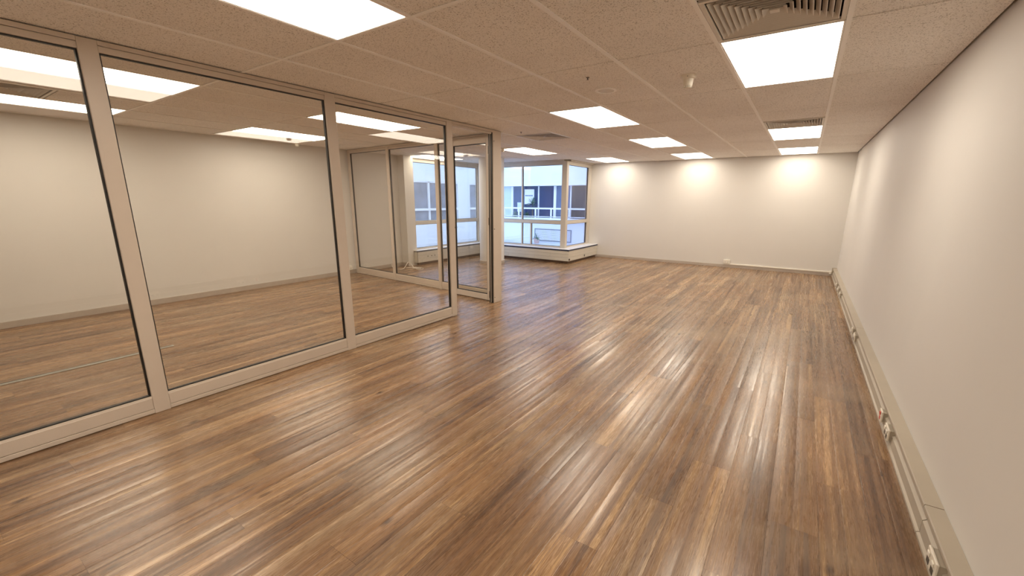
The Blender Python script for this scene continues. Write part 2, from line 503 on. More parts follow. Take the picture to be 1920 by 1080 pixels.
for i in range(-11, 2):
    ye = YF-0.01 if cx(i) > WXC+0.07 else WYB-0.07
    obj('grid_bar', box(cx(i)-0.012, cx(i)+0.012, YB+0.006, ye, CH-0.003, CH+0.0025), 'ceiling_bar', ceiling)
for j in range(-3, 7):
    xs = XL+0.006 if ry(j) < WYB-0.07 else WXC+0.07
    obj('cross_bar', box(xs, XR-0.006, ry(j)-0.010, ry(j)+0.010, CH+0.0185, CH+0.022), 'diffuser_metal', ceiling)
obj('grid_bar', box(XL+0.006, XR-0.006, ry(-1)-0.011, ry(-1)+0.011, CH-0.002, CH+0.002), 'ceiling_bar', ceiling)

# ------------------------------------------------------------------ ceiling light panels
for (i, j), lab in LIGHTS.items():
    x0, x1, y0, y1 = cx(i)+0.013, cx(i+1)-0.013, ry(j)+0.008, ry(j+1)-0.008
    x0 = max(x0, XL+0.008)
    t = thing('ceiling_light', ((x0+x1)/2, (y0+y1)/2, CH), lab, 'ceiling light', 'glowing ceiling panels')
    fr = MB(); b = 0.008
    for q in ((x0, x1, y0, y0+b), (x0, x1, y1-b, y1), (x0, x0+b, y0+b, y1-b), (x1-b, x1, y0+b, y1-b)):
        fr.box(*q, CH-0.001, CH+0.05)
    obj('frame', fr, 'ceiling_bar', t)
    obj('glowing_panel', box(x0+b, x1-b, y0+b, y1-b, CH+0.002, CH+0.012), 'light_panel', t)
    obj('housing', box(x0+0.004, x1-0.004, y0+0.004, y1-0.004, CH+0.05, CH+0.07), 'diffuser_metal', t)

# ------------------------------------------------------------------ air vents: nested slanted blades
BLADES = {}
def blade_mesh(k, h):
    if k in BLADES: return BLADES[k]
    d, dz, th = 0.020, 0.026, 0.0025
    hi = max(h-d, 0.002)
    m = MB()
    m.hexa([(-h, h, 0), (h, h, 0), (h, h-th, 0), (-h, h-th, 0),
            (-hi, hi, dz), (hi, hi, dz), (hi, hi-th, dz), (-hi, hi-th, dz)])
    me = bpy.data.meshes.new('blade'); me.from_pydata(m.v, [], m.f)
    me.materials.append(MATS['diffuser_metal'])
    BLADES[k] = me
    return me
for (i, j), (side, lab) in VENTS.items():
    x0, x1 = cx(i)+0.013, cx(i+1)-0.013
    y0 = ry(j+1)-A+0.008 if side == 'far' else ry(j)+0.008
    y1 = y0 + A - 0.016
    xc, yc = (x0+x1)/2, (y0+y1)/2
    t = thing('air_vent', (xc, yc, CH), lab, 'air vent', 'square louvred ceiling vents')
    H = (x1-x0)/2
    fr = MB(); b = 0.022
    for q in ((x0, x1, y0, y0+b), (x0, x1, y1-b, y1), (x0, x0+b, y0+b, y1-b), (x1-b, x1, y0+b, y1-b)):
        fr.box(*q, CH-0.003, CH+0.012)
    obj('frame', fr, 'diffuser_metal', t, bevel=0.0015)
    pb = MB()
    pb.box(x0, x1, y0, y1, CH+0.11, CH+0.115)
    for q in ((x0, x1, y0, y0+0.004), (x0, x1, y1-0.004, y1), (x0, x0+0.004, y0, y1), (x1-0.004, x1, y0, y1)):
        pb.box(*q, CH+0.012, CH+0.11)
    obj('duct_box', pb, 'plenum_dark', t)
    h = H-0.030; k = 0
    while h > 0.03:
        me = blade_mesh(k, h)
        for q in range(4):
            o = link('blade', me, t, (xc, yc, CH-0.001))
            o.rotation_euler[2] = q*math.pi/2
        h -= 0.0262; k += 1
    obj('centre_plate', box(xc-0.02, xc+0.02, yc-0.02, yc+0.02, CH, CH+0.004), 'diffuser_metal', t)

# ------------------------------------------------------------------ small ceiling things
def detector(x, y, lab, s=1.0, stem_=True):
    t = thing('smoke_detector', (x, y, CH+0.003), lab, 'smoke detector', 'ceiling detectors')
    z = CH+0.003
    obj('base', MB().lathe([(0, z), (0.052*s, z), (0.052*s, z-0.010*s), (0.047*s, z-0.022*s), (0.036*s, z-0.026*s), (0, z-0.026*s)], (x, y, 0), 28), 'cream_plastic', t, smooth='auto')
    obj('head', MB().lathe([(0.036*s, z-0.024*s), (0.034*s, z-0.050*s), (0.031*s, z-0.070*s), (0.031*s, z-0.073*s), (0, z-0.073*s)], (x, y, 0), 28), 'cream_plastic', t, smooth='auto')
    rg = MB()
    for q in range(14):
        a = 2*math.pi*q/14
        rg.box(-0.004*s, 0.004*s, -0.002*s, 0.002*s, -0.009*s, 0)
        rg.v[-8:] = [tuple(Matrix.Rotation(a, 4, 'Z') @ Vector((p[0], p[1]+0.028*s, p[2]))) for p in rg.v[-8:]]
    rg.v = [(p[0]+x, p[1]+y, p[2]+z-0.073*s) for p in rg.v]
    obj('sensor_fins', rg, 'white_plastic', t)
    obj('cap', MB().lathe([(0.024*s, z-0.082*s), (0.024*s, z-0.086*s), (0, z-0.087*s)], (x, y, 0), 20), 'cream_plastic', t, smooth='auto')
    obj('indicator', MB().lathe([(0.003*s, 0), (0.003*s, -0.003), (0, -0.003)], (x+0.004, y-0.0345*s-0.013*s, z-0.016*s), 8, 'y'), 'dark_metal', t)
detector(-0.843, 3.515, 'cream smoke detector hanging from the ceiling beside the big light panel', 1.0)
detector(-4.64, 6.47, 'small detector on the ceiling just right of the open door frame', 0.8)
detector(-6.95, 4.0, 'small pale detector on the ceiling near the back wall, seen through glass', 0.9)

t = thing('ceiling_speaker', (-1.52, 3.60, CH+0.003), 'flat round ceiling speaker with pale rim near the smoke detector', 'speaker')
z = CH+0.003
obj('rim', MB().lathe([(0.068, z), (0.090, z), (0.088, z-0.006), (0.070, z-0.007), (0.068, z)], (-1.52, 3.60, 0), 40), 'ceiling_bar', t, smooth='auto')
obj('grille', MB().lathe([(0, z-0.004), (0.069, z-0.003), (0.069, z), (0, z)], (-1.52, 3.60, 0), 40), 'diffuser_metal', t, smooth='auto')
def sprinkler(x, y, lab):
    z = CH+0.003
    t = thing('sprinkler_head', (x, y, z), lab, 'sprinkler', 'tiny ceiling sprinkler heads')
    obj('collar', MB().lathe([(0, z), (0.014, z), (0.012, z-0.004), (0, z-0.005)], (x, y, 0), 14), 'hinge_metal', t)
    obj('tip', MB().lathe([(0.004, z-0.004), (0.004, z-0.014), (0.009, z-0.016), (0, z-0.018)], (x, y, 0), 12), 'dark_metal', t)
sprinkler(-1.487, 3.167, 'tiny dark fixing in the ceiling tile above the round speaker')
sprinkler(-3.352, 5.103, 'tiny dark fixing in the ceiling tile above the open doorway')

# ------------------------------------------------------------------ glass partition along the room
PD = 0.058                                   # frame depth
GZ0, GZ1 = 0.125, 2.272
def frame_ring(u0, u1, z0, z1, d0, d1, w):   # rectangle ring in (u, z), as boxes (u, depth, z)
    m = MB()
    m.box(u0, u1, d0, d1, z0, z0+w); m.box(u0, u1, d0, d1, z1-w, z1)
    m.box(u0, u0+w, d0, d1, z0+w, z1-w); m.box(u1-w, u1, d0, d1, z0+w, z1-w)
    return m
def glazed_run(root, u_posts, bays, M4, glassmat='partition_glass'):
    """posts, rails, panes of a glazed wall built along local u (x), depth d (y: 0 room side .. -PD), height z"""
    for k, (a, b) in enumerate(u_posts):
        m = MB().box(a, b, -PD, 0, 0, CH-0.004)
        obj('post', m.xform(M4), 'frame_metal', root, bevel=0.003)
    for a, b in bays:
        rail = MB().box(a, b, -PD+0.004, -0.004, 0.034, GZ0-0.010)
        obj('bottom_rail', rail.xform(M4), 'frame_metal', root, bevel=0.003)
        bead = MB().hexa([(a, -0.004, GZ0-0.018), (b, -0.004, GZ0-0.018), (b, -0.020, GZ0-0.018), (a, -0.020, GZ0-0.018),
                          (a, -0.010, GZ0), (b, -0.010, GZ0), (b, -0.020, GZ0), (a, -0.020, GZ0)])
        obj('glazing_bead', bead.xform(M4), 'frame_metal', root)
        kick = MB().box(a, b, -PD, -0.001, 0.004, 0.032)
        obj('floor_channel', kick.xform(M4), 'frame_metal', root, bevel=0.002)
        head = MB().box(a, b, -PD+0.004, -0.006, GZ1, CH-0.032)
        obj('head_rail', head.xform(M4), 'frame_metal', root, bevel=0.002)
        ht = MB().box(a, b, -PD, 0.0, CH-0.030, CH-0.004)
        obj('ceiling_channel', ht.xform(M4), 'frame_metal', root, bevel=0.002)
        pane = obj('pane', MB().box(a+0.003, b-0.003, -0.034, -0.026, GZ0-0.004, GZ1+0.004).xform(M4), glassmat, root)
        gk = frame_ring(a, b, GZ0-0.002, GZ1+0.002, -0.042, -0.018, 0.009)
        obj('gasket', gk.xform(M4), 'gasket_rubber', pane)
M_FRONT = Matrix(((0, 1, 0, XP), (1, 0, 0, 0), (0, 0, 1, 0), (0, 0, 0, 1)))    # u -> y, d -> x
fp = thing('glass_partition', (XP-PD/2, 1.4, 0), 'long floor-to-ceiling glass partition with beige metal posts on the left', 'glass partition')
glazed_run(fp, [(-0.70, -0.605), (0.815, 0.905), (2.33, 2.425), (3.835, 3.93)],
           [(YB+0.02, -0.70), (-0.605, 0.815), (0.905, 2.33), (2.425, 3.835)], M_FRONT)
# head over the open doorway and the corner jamb
obj('door_head', MB().box(3.93, 4.715, -PD, 0, CH-0.034, CH-0.004).xform(M_FRONT), 'frame_metal', fp, bevel=0.002)
obj('door_stop', MB().box(3.93, 4.70, -PD+0.008, -0.012, CH-0.056, CH-0.035).xform(M_FRONT), 'frame_metal', fp, bevel=0.002)
jm = obj('corner_post', MB().box(4.715, 4.90, -0.072, 0, 0, CH-0.004).xform(M_FRONT), 'frame_metal', fp, bevel=0.003)
obj('jamb_strip', MB().box(4.706, 4.715, -0.070, -0.008, 0.004, CH-0.036).xform(M_FRONT), 'dark_metal', fp)  # dark strip covering the doorway face of the corner post
obj('jamb_strip', MB().box(4.702, 4.706, -0.046, -0.040, 0.004, CH-0.036).xform(M_FRONT), 'frame_metal', fp)
for zz in (0.08, 1.05, 2.20):
    obj('screw', MB().lathe([(0.006, 0), (0.006, 0.004), (0, 0.005)], (XP, 4.735, zz), 10, 'x'), 'dark_metal', jm)

# ------------------------------------------------------------------ cross partition (slightly skewed)
CP0, CP1 = Vector((-3.62, 4.90, 0)), Vector((XL+0.016, 5.17, 0))
ux = (CP1-CP0).normalized(); L = (CP1-CP0).length
dn = Vector((ux.y, -ux.x, 0))
if dn.y > 0: dn = -dn                        # towards the camera side
M_CROSS = Matrix(((ux.x, dn.x, 0, CP0.x), (ux.y, dn.y, 0, CP0.y), (0, 0, 1, 0), (0, 0, 0, 1)))
cp = thing('glass_partition', ((CP0.x+CP1.x)/2, (CP0.y+CP1.y)/2, 0), 'three-bay glass cross partition closing the glazed room before the window', 'glass partition')
q = L/3
glazed_run(cp, [(0.0, 0.06), (q-0.035, q+0.035), (2*q-0.035, 2*q+0.035), (L-0.075, L)],
           [(0.06, q-0.035), (q+0.035, 2*q-0.035), (2*q+0.035, L-0.075)], M_CROSS)

# ------------------------------------------------------------------ open glass door folded against the cross partition
DW, DT = 0.76, 0.042
D0 = CP0 + ux*0.022 + dn*0.085
M_DOOR = Matrix(((ux.x, dn.x, 0, D0.x), (ux.y, dn.y, 0, D0.y), (0, 0, 1, 0), (0, 0, 0, 1)))
dr = thing('glass_door', tuple(D0 + ux*DW/2 + Vector((0, 0, 0.008))), 'open glass door leaf in a beige metal frame, black lever handle', 'door')
DZ0, DZ1 = 0.010, CH-0.075
SW = 0.062
obj('hinge_stile', MB().box(0, SW, 0, DT, DZ0, DZ1).xform(M_DOOR), 'frame_metal', dr, bevel=0.003)
ls = obj('lock_stile', MB().box(DW-SW, DW, 0, DT, DZ0, DZ1).xform(M_DOOR), 'frame_metal', dr, bevel=0.003)
obj('top_rail', MB().box(SW, DW-SW, 0.002, DT-0.002, DZ1-0.070, DZ1).xform(M_DOOR), 'frame_metal', dr, bevel=0.003)
obj('bottom_rail', MB().box(SW, DW-SW, 0.002, DT-0.002, DZ0, DZ0+0.085).xform(M_DOOR), 'frame_metal', dr, bevel=0.003)
pn = obj('pane', MB().box(SW-0.004, DW-SW+0.004, DT/2-0.004, DT/2+0.004, DZ0+0.08, DZ1-0.066).xform(M_DOOR), 'partition_glass', dr)
obj('gasket', frame_ring(SW, DW-SW, DZ0+0.085, DZ1-0.070, DT/2-0.010, DT/2+0.010, 0.010).xform(M_DOOR), 'gasket_rubber', pn)
hd = MB().tube([(DW-0.03, DT, 1.04), (DW-0.03, DT+0.045, 1.04), (DW-0.045, DT+0.052, 1.04), (DW-0.155, DT+0.052, 1.04)], 0.009, 10)
hn = obj('handle', hd.xform(M_DOOR), 'dark_metal', dr, smooth='auto')
obj('rose', MB().lathe([(0, 0), (0.024, 0), (0.024, 0.008), (0, 0.008)], (DW-0.03, DT, 1.04), 18, 'y').xform(M_DOOR), 'dark_metal', hn)
for zz in (0.10, 1.15, 2.10):
    h = MB().lathe([(0, zz-0.05), (0.010, zz-0.05), (0.010, zz+0.05), (0, zz+0.05)], (-0.006, DT+0.010, 0), 12)
    h.box(-0.004, 0.020, DT, DT+0.004, zz-0.05, zz+0.05); h.box(-0.010, 0.036, DT+0.014, DT+0.020, zz-0.05, zz+0.05) if False else None
    obj('hinge', h.xform(M_DOOR), 'hinge_metal', dr)
obj('edge_seal', MB().box(-0.006, -0.001, 0.006, DT-0.006, DZ0, DZ1).xform(M_DOOR), 'gasket_rubber', dr)

# ------------------------------------------------------------------ bay windows
LZ = 0.33
def window(name, label, M4, L, mulls, z0=LZ, z1=CH-0.03, tz=(0.885, 0.965), ends=(0.06, 0.06), low=(), gm='window_glass'):
    """u along the window, d depth (outwards positive)"""
    D = 0.07
    w = bpy.data.objects.new(name, None); COL.objects.link(w)
    p0 = M4 @ Vector((L/2, 0, 0)); w.location = p0; WLOC[w.name] = tuple(p0)
    w['kind'] = 'structure'; w['label'] = label
    put = lambda nm, mb, mat, par=w, **kw: obj(nm, mb.xform(M4), mat, par, **kw)
    put('window_head', MB().box(0, L, 0, D, z1-0.075, z1), 'window_frame', bevel=0.003)
    put('window_bottom', MB().box(0, L, 0, D, z0, z0+0.03), 'window_frame', bevel=0.003)
    put('transom', MB().box(ends[0], L-ends[1], 0, D, *tz), 'window_frame', bevel=0.003)
    if ends[0]: put('jamb', MB().box(0, ends[0], 0, D, z0+0.03, z1-0.075), 'window_frame', bevel=0.003)
    if ends[1]: put('jamb', MB().box(L-ends[1], L, 0, D, z0+0.03, z1-0.075), 'window_frame', bevel=0.003)
    def bays(ms):
        e = [ends[0]]
        for m in ms: e += [m-0.018, m+0.018]
        e.append(L-ends[1])
        return list(zip(e[::2], e[1::2]))
    for m in mulls: put('mullion', MB().box(m-0.018, m+0.018, 0.012, D-0.012, tz[1], z1-0.075), 'window_frame', bevel=0.002)
    lows = sorted(list(mulls)+list(low))
    for m in lows: put('mullion', MB().box(m-0.018, m+0.018, 0.012, D-0.012, z0+0.03, tz[0]), 'window_frame', bevel=0.002)
    for ms, a, b in ((mulls, tz[1], z1-0.075), (lows, z0+0.03, tz[0])):
        for u0, u1 in bays(ms):
            pn = put('pane', MB().box(u0, u1, 0.031, 0.039, a, b), gm)
            put('gasket', frame_ring(u0, u1, a, b, 0.026, 0.044, 0.007), 'gasket_rubber', pn)
    return w
window('window_1', 'left bay window facing the white wing across the courtyard',
       Matrix(((0, -1, 0, WXA), (1, 0, 0, 6.645), (0, 0, 1, 0), (0, 0, 0, 1))), WYB-6.645-0.01, [])
window('window_2', 'bay window behind the round column, looking at the balcony with plants',
       Matrix(((1, 0, 0, WXA+0.01), (0, 1, 0, WYB), (0, 0, 1, 0), (0, 0, 0, 1))), (-4.76)-(WXA+0.01), [-5.875-(WXA+0.01)],
       ends=(0.06, 0.0), low=[-5.61-(WXA+0.01)])
window('window_3', 'narrow return window between the bay corner post and the far wall',
       Matrix(((0, -1, 0, WXC), (1, 0, 0, 9.075), (0, 0, 1, 0), (0, 0, 0, 1))), YF-9.075-0.005, [], ends=(0.0, 0.16), gm='tinted_window_glass')
struct('trim_4', box(-4.76, WXC+0.03, WYB-0.03, WYB+0.075, LZ, CH-0.03), 'window_frame', 'beige corner post of the bay window', bevel=0.004)

# ------------------------------------------------------------------ window ledge with boarded front
FA, FB, FC = -7.03, 8.75, -4.41
t = thing('window_ledge', (-5.7, 8.6, 0), 'low boarded window ledge with white top wrapping around the bay', 'window ledge')
def lbox(*a): return MB().box(*a)
# plinths
obj('plinth', lbox(WXA-0.02, FA-0.05, 6.62, FB+0.05, 0, 0.055), 'plinth_brown', t)
obj('plinth', lbox(FA-0.05, FC-0.05, FB+0.05, WYB+0.06, 0, 0.055), 'plinth_brown', t)
obj('plinth', lbox(WXC-0.05, FC-0.05, WYB+0.06, YF-0.004, 0, 0.055), 'plinth_brown', t)
# core
obj('core', lbox(WXA-0.06, FA-0.016, 6.645, WYB+0.06, 0.056, 0.325), 'ledge_edge', t)
obj('core', lbox(FA-0.016, FC-0.016, FB+0.016, WYB+0.06, 0.056, 0.325), 'ledge_edge', t)
obj('core', lbox(WXC-0.06, FC-0.016, WYB+0.06, YF-0.004, 0.056, 0.325), 'ledge_edge', t)
ROWZ = [(0.058, 0.138), (0.141, 0.219), (0.222, 0.292)]
def boards_x(x0, x1, y, joints, z):
    e = [x0]+joints+[x1]
    for a, b in zip(e, e[1:]):
        obj('board', lbox(a+0.0015, b-0.0015, y, y+0.015, *z), 'ledge_board', t, bevel=0.0015)
def boards_y(y0, y1, x, joints, z):
    e = [y0]+joints+[y1]
    for a, b in zip(e, e[1:]):
        obj('board', lbox(x-0.015, x, a+0.0015, b-0.0015, *z), 'ledge_board', t, bevel=0.0015)
for k, z in enumerate(ROWZ):
    boards_x(FA, FC, FB, [[-6.1, -5.33], [-6.5, -4.90], [-5.93]][k], z)
    boards_y(FB+0.016, YF-0.004, FC, [[9.62], [], [9.9]][k], z)
    boards_y(6.56, FB, FA, [[6.68, 8.0], [7.55], [8.3]][k], z)
    boards_x(-7.138, FA-0.016, 6.545, [], z)
# top
ZT = (0.326, LZ)
tp = lbox(WXA-0.06, FA+0.012, 6.645, WYB+0.075, *ZT); tp.box(-7.139, FA+0.012, 6.535, 6.645, *ZT)
obj('ledge_top', tp, 'ledge_top', t)
obj('ledge_top', lbox(FA+0.012, FC+0.012, FB-0.012, WYB+0.075, *ZT), 'ledge_top', t)
obj('ledge_top', lbox(WXC-0.06, FC+0.012, WYB+0.075, YF-0.004, *ZT), 'ledge_top', t)
ed = lbox(FA+0.006, FC+0.008, FB-0.008, FB+0.01, 0.296, 0.326)
obj('edge_strip', ed, 'ledge_edge', t)
obj('edge_strip', lbox(FC-0.01, FC+0.008, FB+0.01, YF-0.004, 0.296, 0.326), 'ledge_edge', t)
obj('edge_strip', lbox(FA-0.01, FA+0.006, 6.538, FB-0.008, 0.296, 0.326), 'ledge_edge', t)
obj('socket', lbox(FC-0.004, FC+0.004, FB+0.02, FB+0.075, 0.075, 0.115), 'dark_metal', t)
obj('socket', lbox(FC-0.004, FC+0.004, 9.60, 9.64, 0.085, 0.135), 'dark_metal', t)
for yy in (6.86, 6.98, 7.08):
    obj('socket', MB().lathe([(0.012, 0), (0.012, 0.004), (0, 0.004)], (FA, yy, 0.18), 12, 'x'), 'socket_hole', t)
for yy in (7.62, 8.35):
    obj('socket_plate', lbox(FA, FA+0.006, yy, yy+0.11, 0.222, 0.288), 'white_plastic', t, bevel=0.002)

# ------------------------------------------------------------------ round column
t = thing('round_column', (-6.0, 7.93, 0), 'round white column standing before the bay window', 'column')
obj('shaft', MB().lathe([(0.285, 0.06), (0.285, CH+0.002)], (-6.0, 7.93, 0), 64), 'column_paint', t, smooth=True)
obj('skirting', MB().lathe([(0.284, 0), (0.298, 0), (0.298, 0.062), (0.284, 0.066)], (-6.0, 7.93, 0), 64), 'baseboard_paint', t, smooth='auto')

# ------------------------------------------------------------------ power trunking along the right wall
PROF = [(XR-0.001, 0.0), (0.606, 0.0), (0.606, 0.013), (0.617, 0.018), (0.617, 0.076), (0.630, 0.086), (0.630, 0.134), (0.609, 0.140), (0.609, 0.152), (0.613, 0.157), (XR-0.001, 0.157)]
t = thing('power_trunking', (0.64, 4.2, 0), 'low beige metal power trunking running along the right wall', 'trunking')
TRUNK = t
joints = [YB+0.005, 2.33, 5.53, 7.73, YF-0.02]
for a, b in zip(joints, joints[1:]):
    obj('trunking_section', MB().prism_y(PROF, a+0.003, b-0.003), 'trunking_metal', t)
for y in joints[1:-1]:
    obj('joint_strip', MB().prism_y([(x+(0.003 if x < 0.66 else 0), max(0, zz-0.002)) for x, zz in PROF], y-0.0029, y+0.0029), 'plinth_brown', t)
obj('end_cap', lbox(0.598, XR-0.001, YF-0.019, YF-0.001, 0, 0.166), 'trunking_metal', t, bevel=0.002)
def outlet_trunk(y0, y1, lab, red=False, n=2):
    o = thing('power_outlet', (0.60, (y0+y1)/2, 0.045), lab, 'power outlet', 'outlets on the trunking')
    obj('outlet_box', lbox(0.6065, 0.640, y0+0.006, y1-0.006, 0.046, 0.106), 'trunking_metal', TRUNK)
    obj('plate', lbox(0.5945, 0.6055, y0, y1, 0.040, 0.112), 'cream_plastic', o, bevel=0.003)
    for k in range(n):
        yc = y0 + (y1-y0)*(k+0.5)/n
        obj('rocker', lbox(0.5895, 0.5945, yc-0.013, yc+0.013, 0.080, 0.100), 'red_plastic' if red else 'white_plastic', o, bevel=0.002)
        obj('socket', lbox(0.5930, 0.5945, yc-0.016, yc+0.016, 0.048, 0.072), 'red_plastic' if red else 'socket_hole', o)
outlet_trunk(1.99, 2.11, 'double power outlet on the trunking at the bottom right picture corner')
outlet_trunk(3.15, 3.27, 'cream double outlet on the trunking just before the red one')
outlet_trunk(3.42, 3.50, 'outlet with red switch on the right wall trunking', True, 1)
outlet_trunk(5.38, 5.50, 'cream outlet on the trunking just before the middle joint')
outlet_trunk(5.66, 5.74, 'small cream outlet on the trunking just past the middle joint', False, 1)
outlet_trunk(7.82, 7.94, 'outlet past the far trunking joint, nearest of three')
outlet_trunk(8.25, 8.37, 'middle one of three outlets at the far trunking end')
outlet_trunk(8.72, 8.84, 'farthest outlet on the trunking near the far corner')

# ------------------------------------------------------------------ far wall outlet and conduit
def wall_outlet(M4, loc, lab):
    o = thing('power_outlet', loc, lab, 'power outlet', 'wall outlets')
    obj('mounting_box', MB().box(-0.062, 0.062, 0, 0.030, 0, 0.080).xform(M4), 'white_plastic', o, bevel=0.003)
    obj('cover_plate', MB().box(-0.066, 0.066, 0.0305, 0.040, -0.002, 0.082).xform(M4), 'white_plastic', o, bevel=0.003)
    for s in (-1, 1):
        obj('rocker', MB().box(s*0.042-0.008, s*0.042+0.008, 0.040, 0.044, 0.052, 0.068).xform(M4), 'white_plastic', o, bevel=0.001)
        h = MB()
        for dx, dz in ((-0.007, 0.034), (0.007, 0.034), (0, 0.018)):
            h.box(s*0.028+dx-0.0025, s*0.028+dx+0.0025, 0.0395, 0.0405, dz-0.005, dz+0.005)
        obj('socket_slots', h.xform(M4), 'socket_hole', o)
wall_outlet(Matrix(((1, 0, 0, -1.305), (0, -1, 0, YF), (0, 0, 1, 0.092), (0, 0, 0, 1))), (-1.305, YF-0.02, 0.092), 'white double power outlet low on the far wall')
wall_outlet(Matrix(((0, 1, 0, XL), (1, 0, 0, 5.00), (0, 0, 1, 0.078), (0, 0, 0, 1))), (XL+0.02, 5.00, 0.078), 'white power outlet low on the back wall beside the cross partition')
t = thing('cable_conduit', (-0.3, YF-0.02, 0.062), 'thin white cable conduit running along the far wall baseboard', 'conduit')
obj('duct', lbox(-1.37, 0.585, YF-0.024, YF-0.0005, 0.0635, 0.089), 'white_plastic', t, bevel=0.003)
obj('elbow', lbox(0.560, 0.597, YF-0.034, YF-0.0005, 0.040, 0.098), 'white_plastic', t, bevel=0.003)

# ------------------------------------------------------------------ floor strip and loose cable
t = thing('floor_strip', (-5.11, 0.2, 0), 'narrow metal cover strip on the floor behind the first glass bay', 'floor strip')
obj('cover', MB().prism_y([(-5.135, 0.0005), (-5.135, 0.003), (-5.122, 0.009), (-5.098, 0.009), (-5.085, 0.003), (-5.085, 0.0005)], -1.6, 1.42), 'strip_metal', t)
obj('groove', lbox(-5.114, -5.106, -1.58, 1.40, 0.009, 0.0096), 'dark_metal', t)
def catmull(P, n=8):
    P = [Vector(p) for p in P]; out = []
    for i in range(len(P)-1):
        a, b, c, d = P[max(i-1, 0)], P[i], P[i+1], P[min(i+2, len(P)-1)]
        for k in range(n):
            s = k/n
            out.append(0.5*((2*b)+(c-a)*s+(2*a-5*b+4*c-d)*s*s+(3*b-a-3*c+d)*s**3))
    return out+[P[-1]]
cb = MB().tube(catmull([(-7.28, 6.02, 0.07), (-7.2, 5.98, 0.02), (-7.08, 5.96, 0.008), (-6.92, 5.93, 0.008), (-6.95, 6.06, 0.008), (-7.05, 6.22, 0.05), (-7.10, 6.33, 0.10),
                        (-7.02, 6.33, 0.07), (-6.90, 6.28, 0.02), (-6.74, 6.20, 0.008), (-6.60, 6.14, 0.008), (-6.55, 6.22, 0.008), (-6.66, 6.33, 0.008),
                        (-6.78, 6.30, 0.008), (-6.82, 6.20, 0.010), (-6.72, 6.16, 0.018), (-6.64, 6.24, 0.012), (-6.76, 6.32, 0.016), (-6.95, 6.12, 0.012)]), 0.006, 8)
tag(obj('cable', cb, 'cable_white', None, smooth=True), 'loose white cable looped on the floor beside the wall pier', 'cable')

# ------------------------------------------------------------------ outside: courtyard
GZ = -0.25
struct('courtyard_ground', box(-14.5, XL-0.2, 4.0, 17.5, GZ-0.1, GZ), 'courtyard_paving')
struct('courtyard_ground', box(XL-0.2, WXC-0.15, WYB+0.12, 17.5, GZ-0.1, GZ), 'courtyard_paving')
struct('courtyard_ground', box(WXC-0.15, 1.0, YF+0.15, 17.5, GZ-0.1, GZ), 'courtyard_paving')
YE = 15.0
b = thing('building', (-8, 15.6, GZ), 'white building across the courtyard with a band of dark blue windows', 'building')
obj('upper_wall', box(-11.9, -2.0, YE, YE+2, 2.06, 5.6), 'render_white', b)
obj('cornice', box(-11.9, -2.0, YE-0.03, YE+0.3, 1.985, 2.058), 'exterior_white', b)
obj('lower_wall', box(-11.9, -2.0, YE, YE+2, GZ, 0.62), 'render_white', b)
obj('balcony_slab', box(-11.9, -2.0, YE-0.12, YE+2, 0.622, 0.735), 'exterior_white', b)
GY = YE+0.25
def bwin(x0, x1, z0, z1, mat):
    obj('window_pane', box(x0, x1, GY, GY+0.05, z0, z1), mat, b)
bwin(-11.7, -10.47, 0.74, 1.98, 'blind_pale')
bwin(-10.37, -9.96, 0.74, 1.98, 'tinted_blue')
bwin(-9.85, -9.15, 0.74, 1.98, 'tinted_blue')
bwin(-9.09, -8.42, 0.74, 1.98, 'tinted_blue')
bwin(-8.30, -7.69, 0.74, 1.98, 'tinted_pale')
bwin(-7.63, -6.75, 0.74, 1.98, 'tinted_dark')
bwin(-6.69, -5.6, 0.74, 1.98, 'tinted_dark')
bwin(-5.5, -4.2, 0.74, 1.98, 'tinted_blue')
for x0, x1 in ((-10.465, -10.375), (-9.955, -9.855), (-9.145, -9.095), (-8.415, -8.305), (-7.685, -7.635), (-6.745, -6.695), (-5.595, -5.505)):
    obj('window_mullion', box(x0, x1, GY-0.04, GY+0.06, 0.74, 1.983), 'exterior_white', b)
obj('back_wall', box(-11.9, -2.0, GY+0.07, GY+0.2, 0.74, 2.05), 'render_white', b)
sg = obj('wall_panel', box(-9.80, -9.34, GY-0.03, GY-0.002, 1.26, 1.86), 'exterior_white', b)
mk = MB()
for k in range(6): mk.box(-9.76+k*0.062, -9.76+k*0.062+0.046, GY-0.036, GY-0.031, 1.585, 1.63)
obj('marking', mk, 'sign_mark', sg)
obj('screen_panel', box(-10.16, -9.97, GY-0.03, GY-0.002, 0.95, 1.33), 'blind_pale', b)
# louvre grille low on the wall
lg = thing('louvre_grille', (-8.3, YE, -0.19), 'grey louvred grille low on the white wall across the courtyard', 'grille')
gx0, gx1, gz0, gz1 = -9.135, -7.46, -0.19, 0.30
fr = MB(); w = 0.035
fr.box(gx0, gx1, YE-0.03, YE-0.001, gz0, gz0+w); fr.box(gx0, gx1, YE-0.03, YE-0.001, gz1-w, gz1)
fr.box(gx0, gx0+w, YE-0.03, YE-0.001, gz0+w, gz1-w); fr.box(gx1-w, gx1, YE-0.03, YE-0.001, gz0+w, gz1-w)
obj('frame', fr, 'tinted_grey', lg)
obj('backing', box(gx0+w, gx1-w, YE-0.004, YE-0.001, gz0+w, gz1-w), 'tinted_grey', lg)
zz = gz0+w+0.008
while zz < gz1-w-0.03:
    m = MB().hexa([(gx0+w, YE-0.030, zz), (gx1-w, YE-0.030, zz), (gx1-w, YE-0.024, zz), (gx0+w, YE-0.024, zz),
                   (gx0+w, YE-0.012, zz+0.028), (gx1-w, YE-0.012, zz+0.028), (gx1-w, YE-0.006, zz+0.028), (gx0+w, YE-0.006, zz+0.028)])
    obj('slat', m, 'exterior_white', lg); zz += 0.042
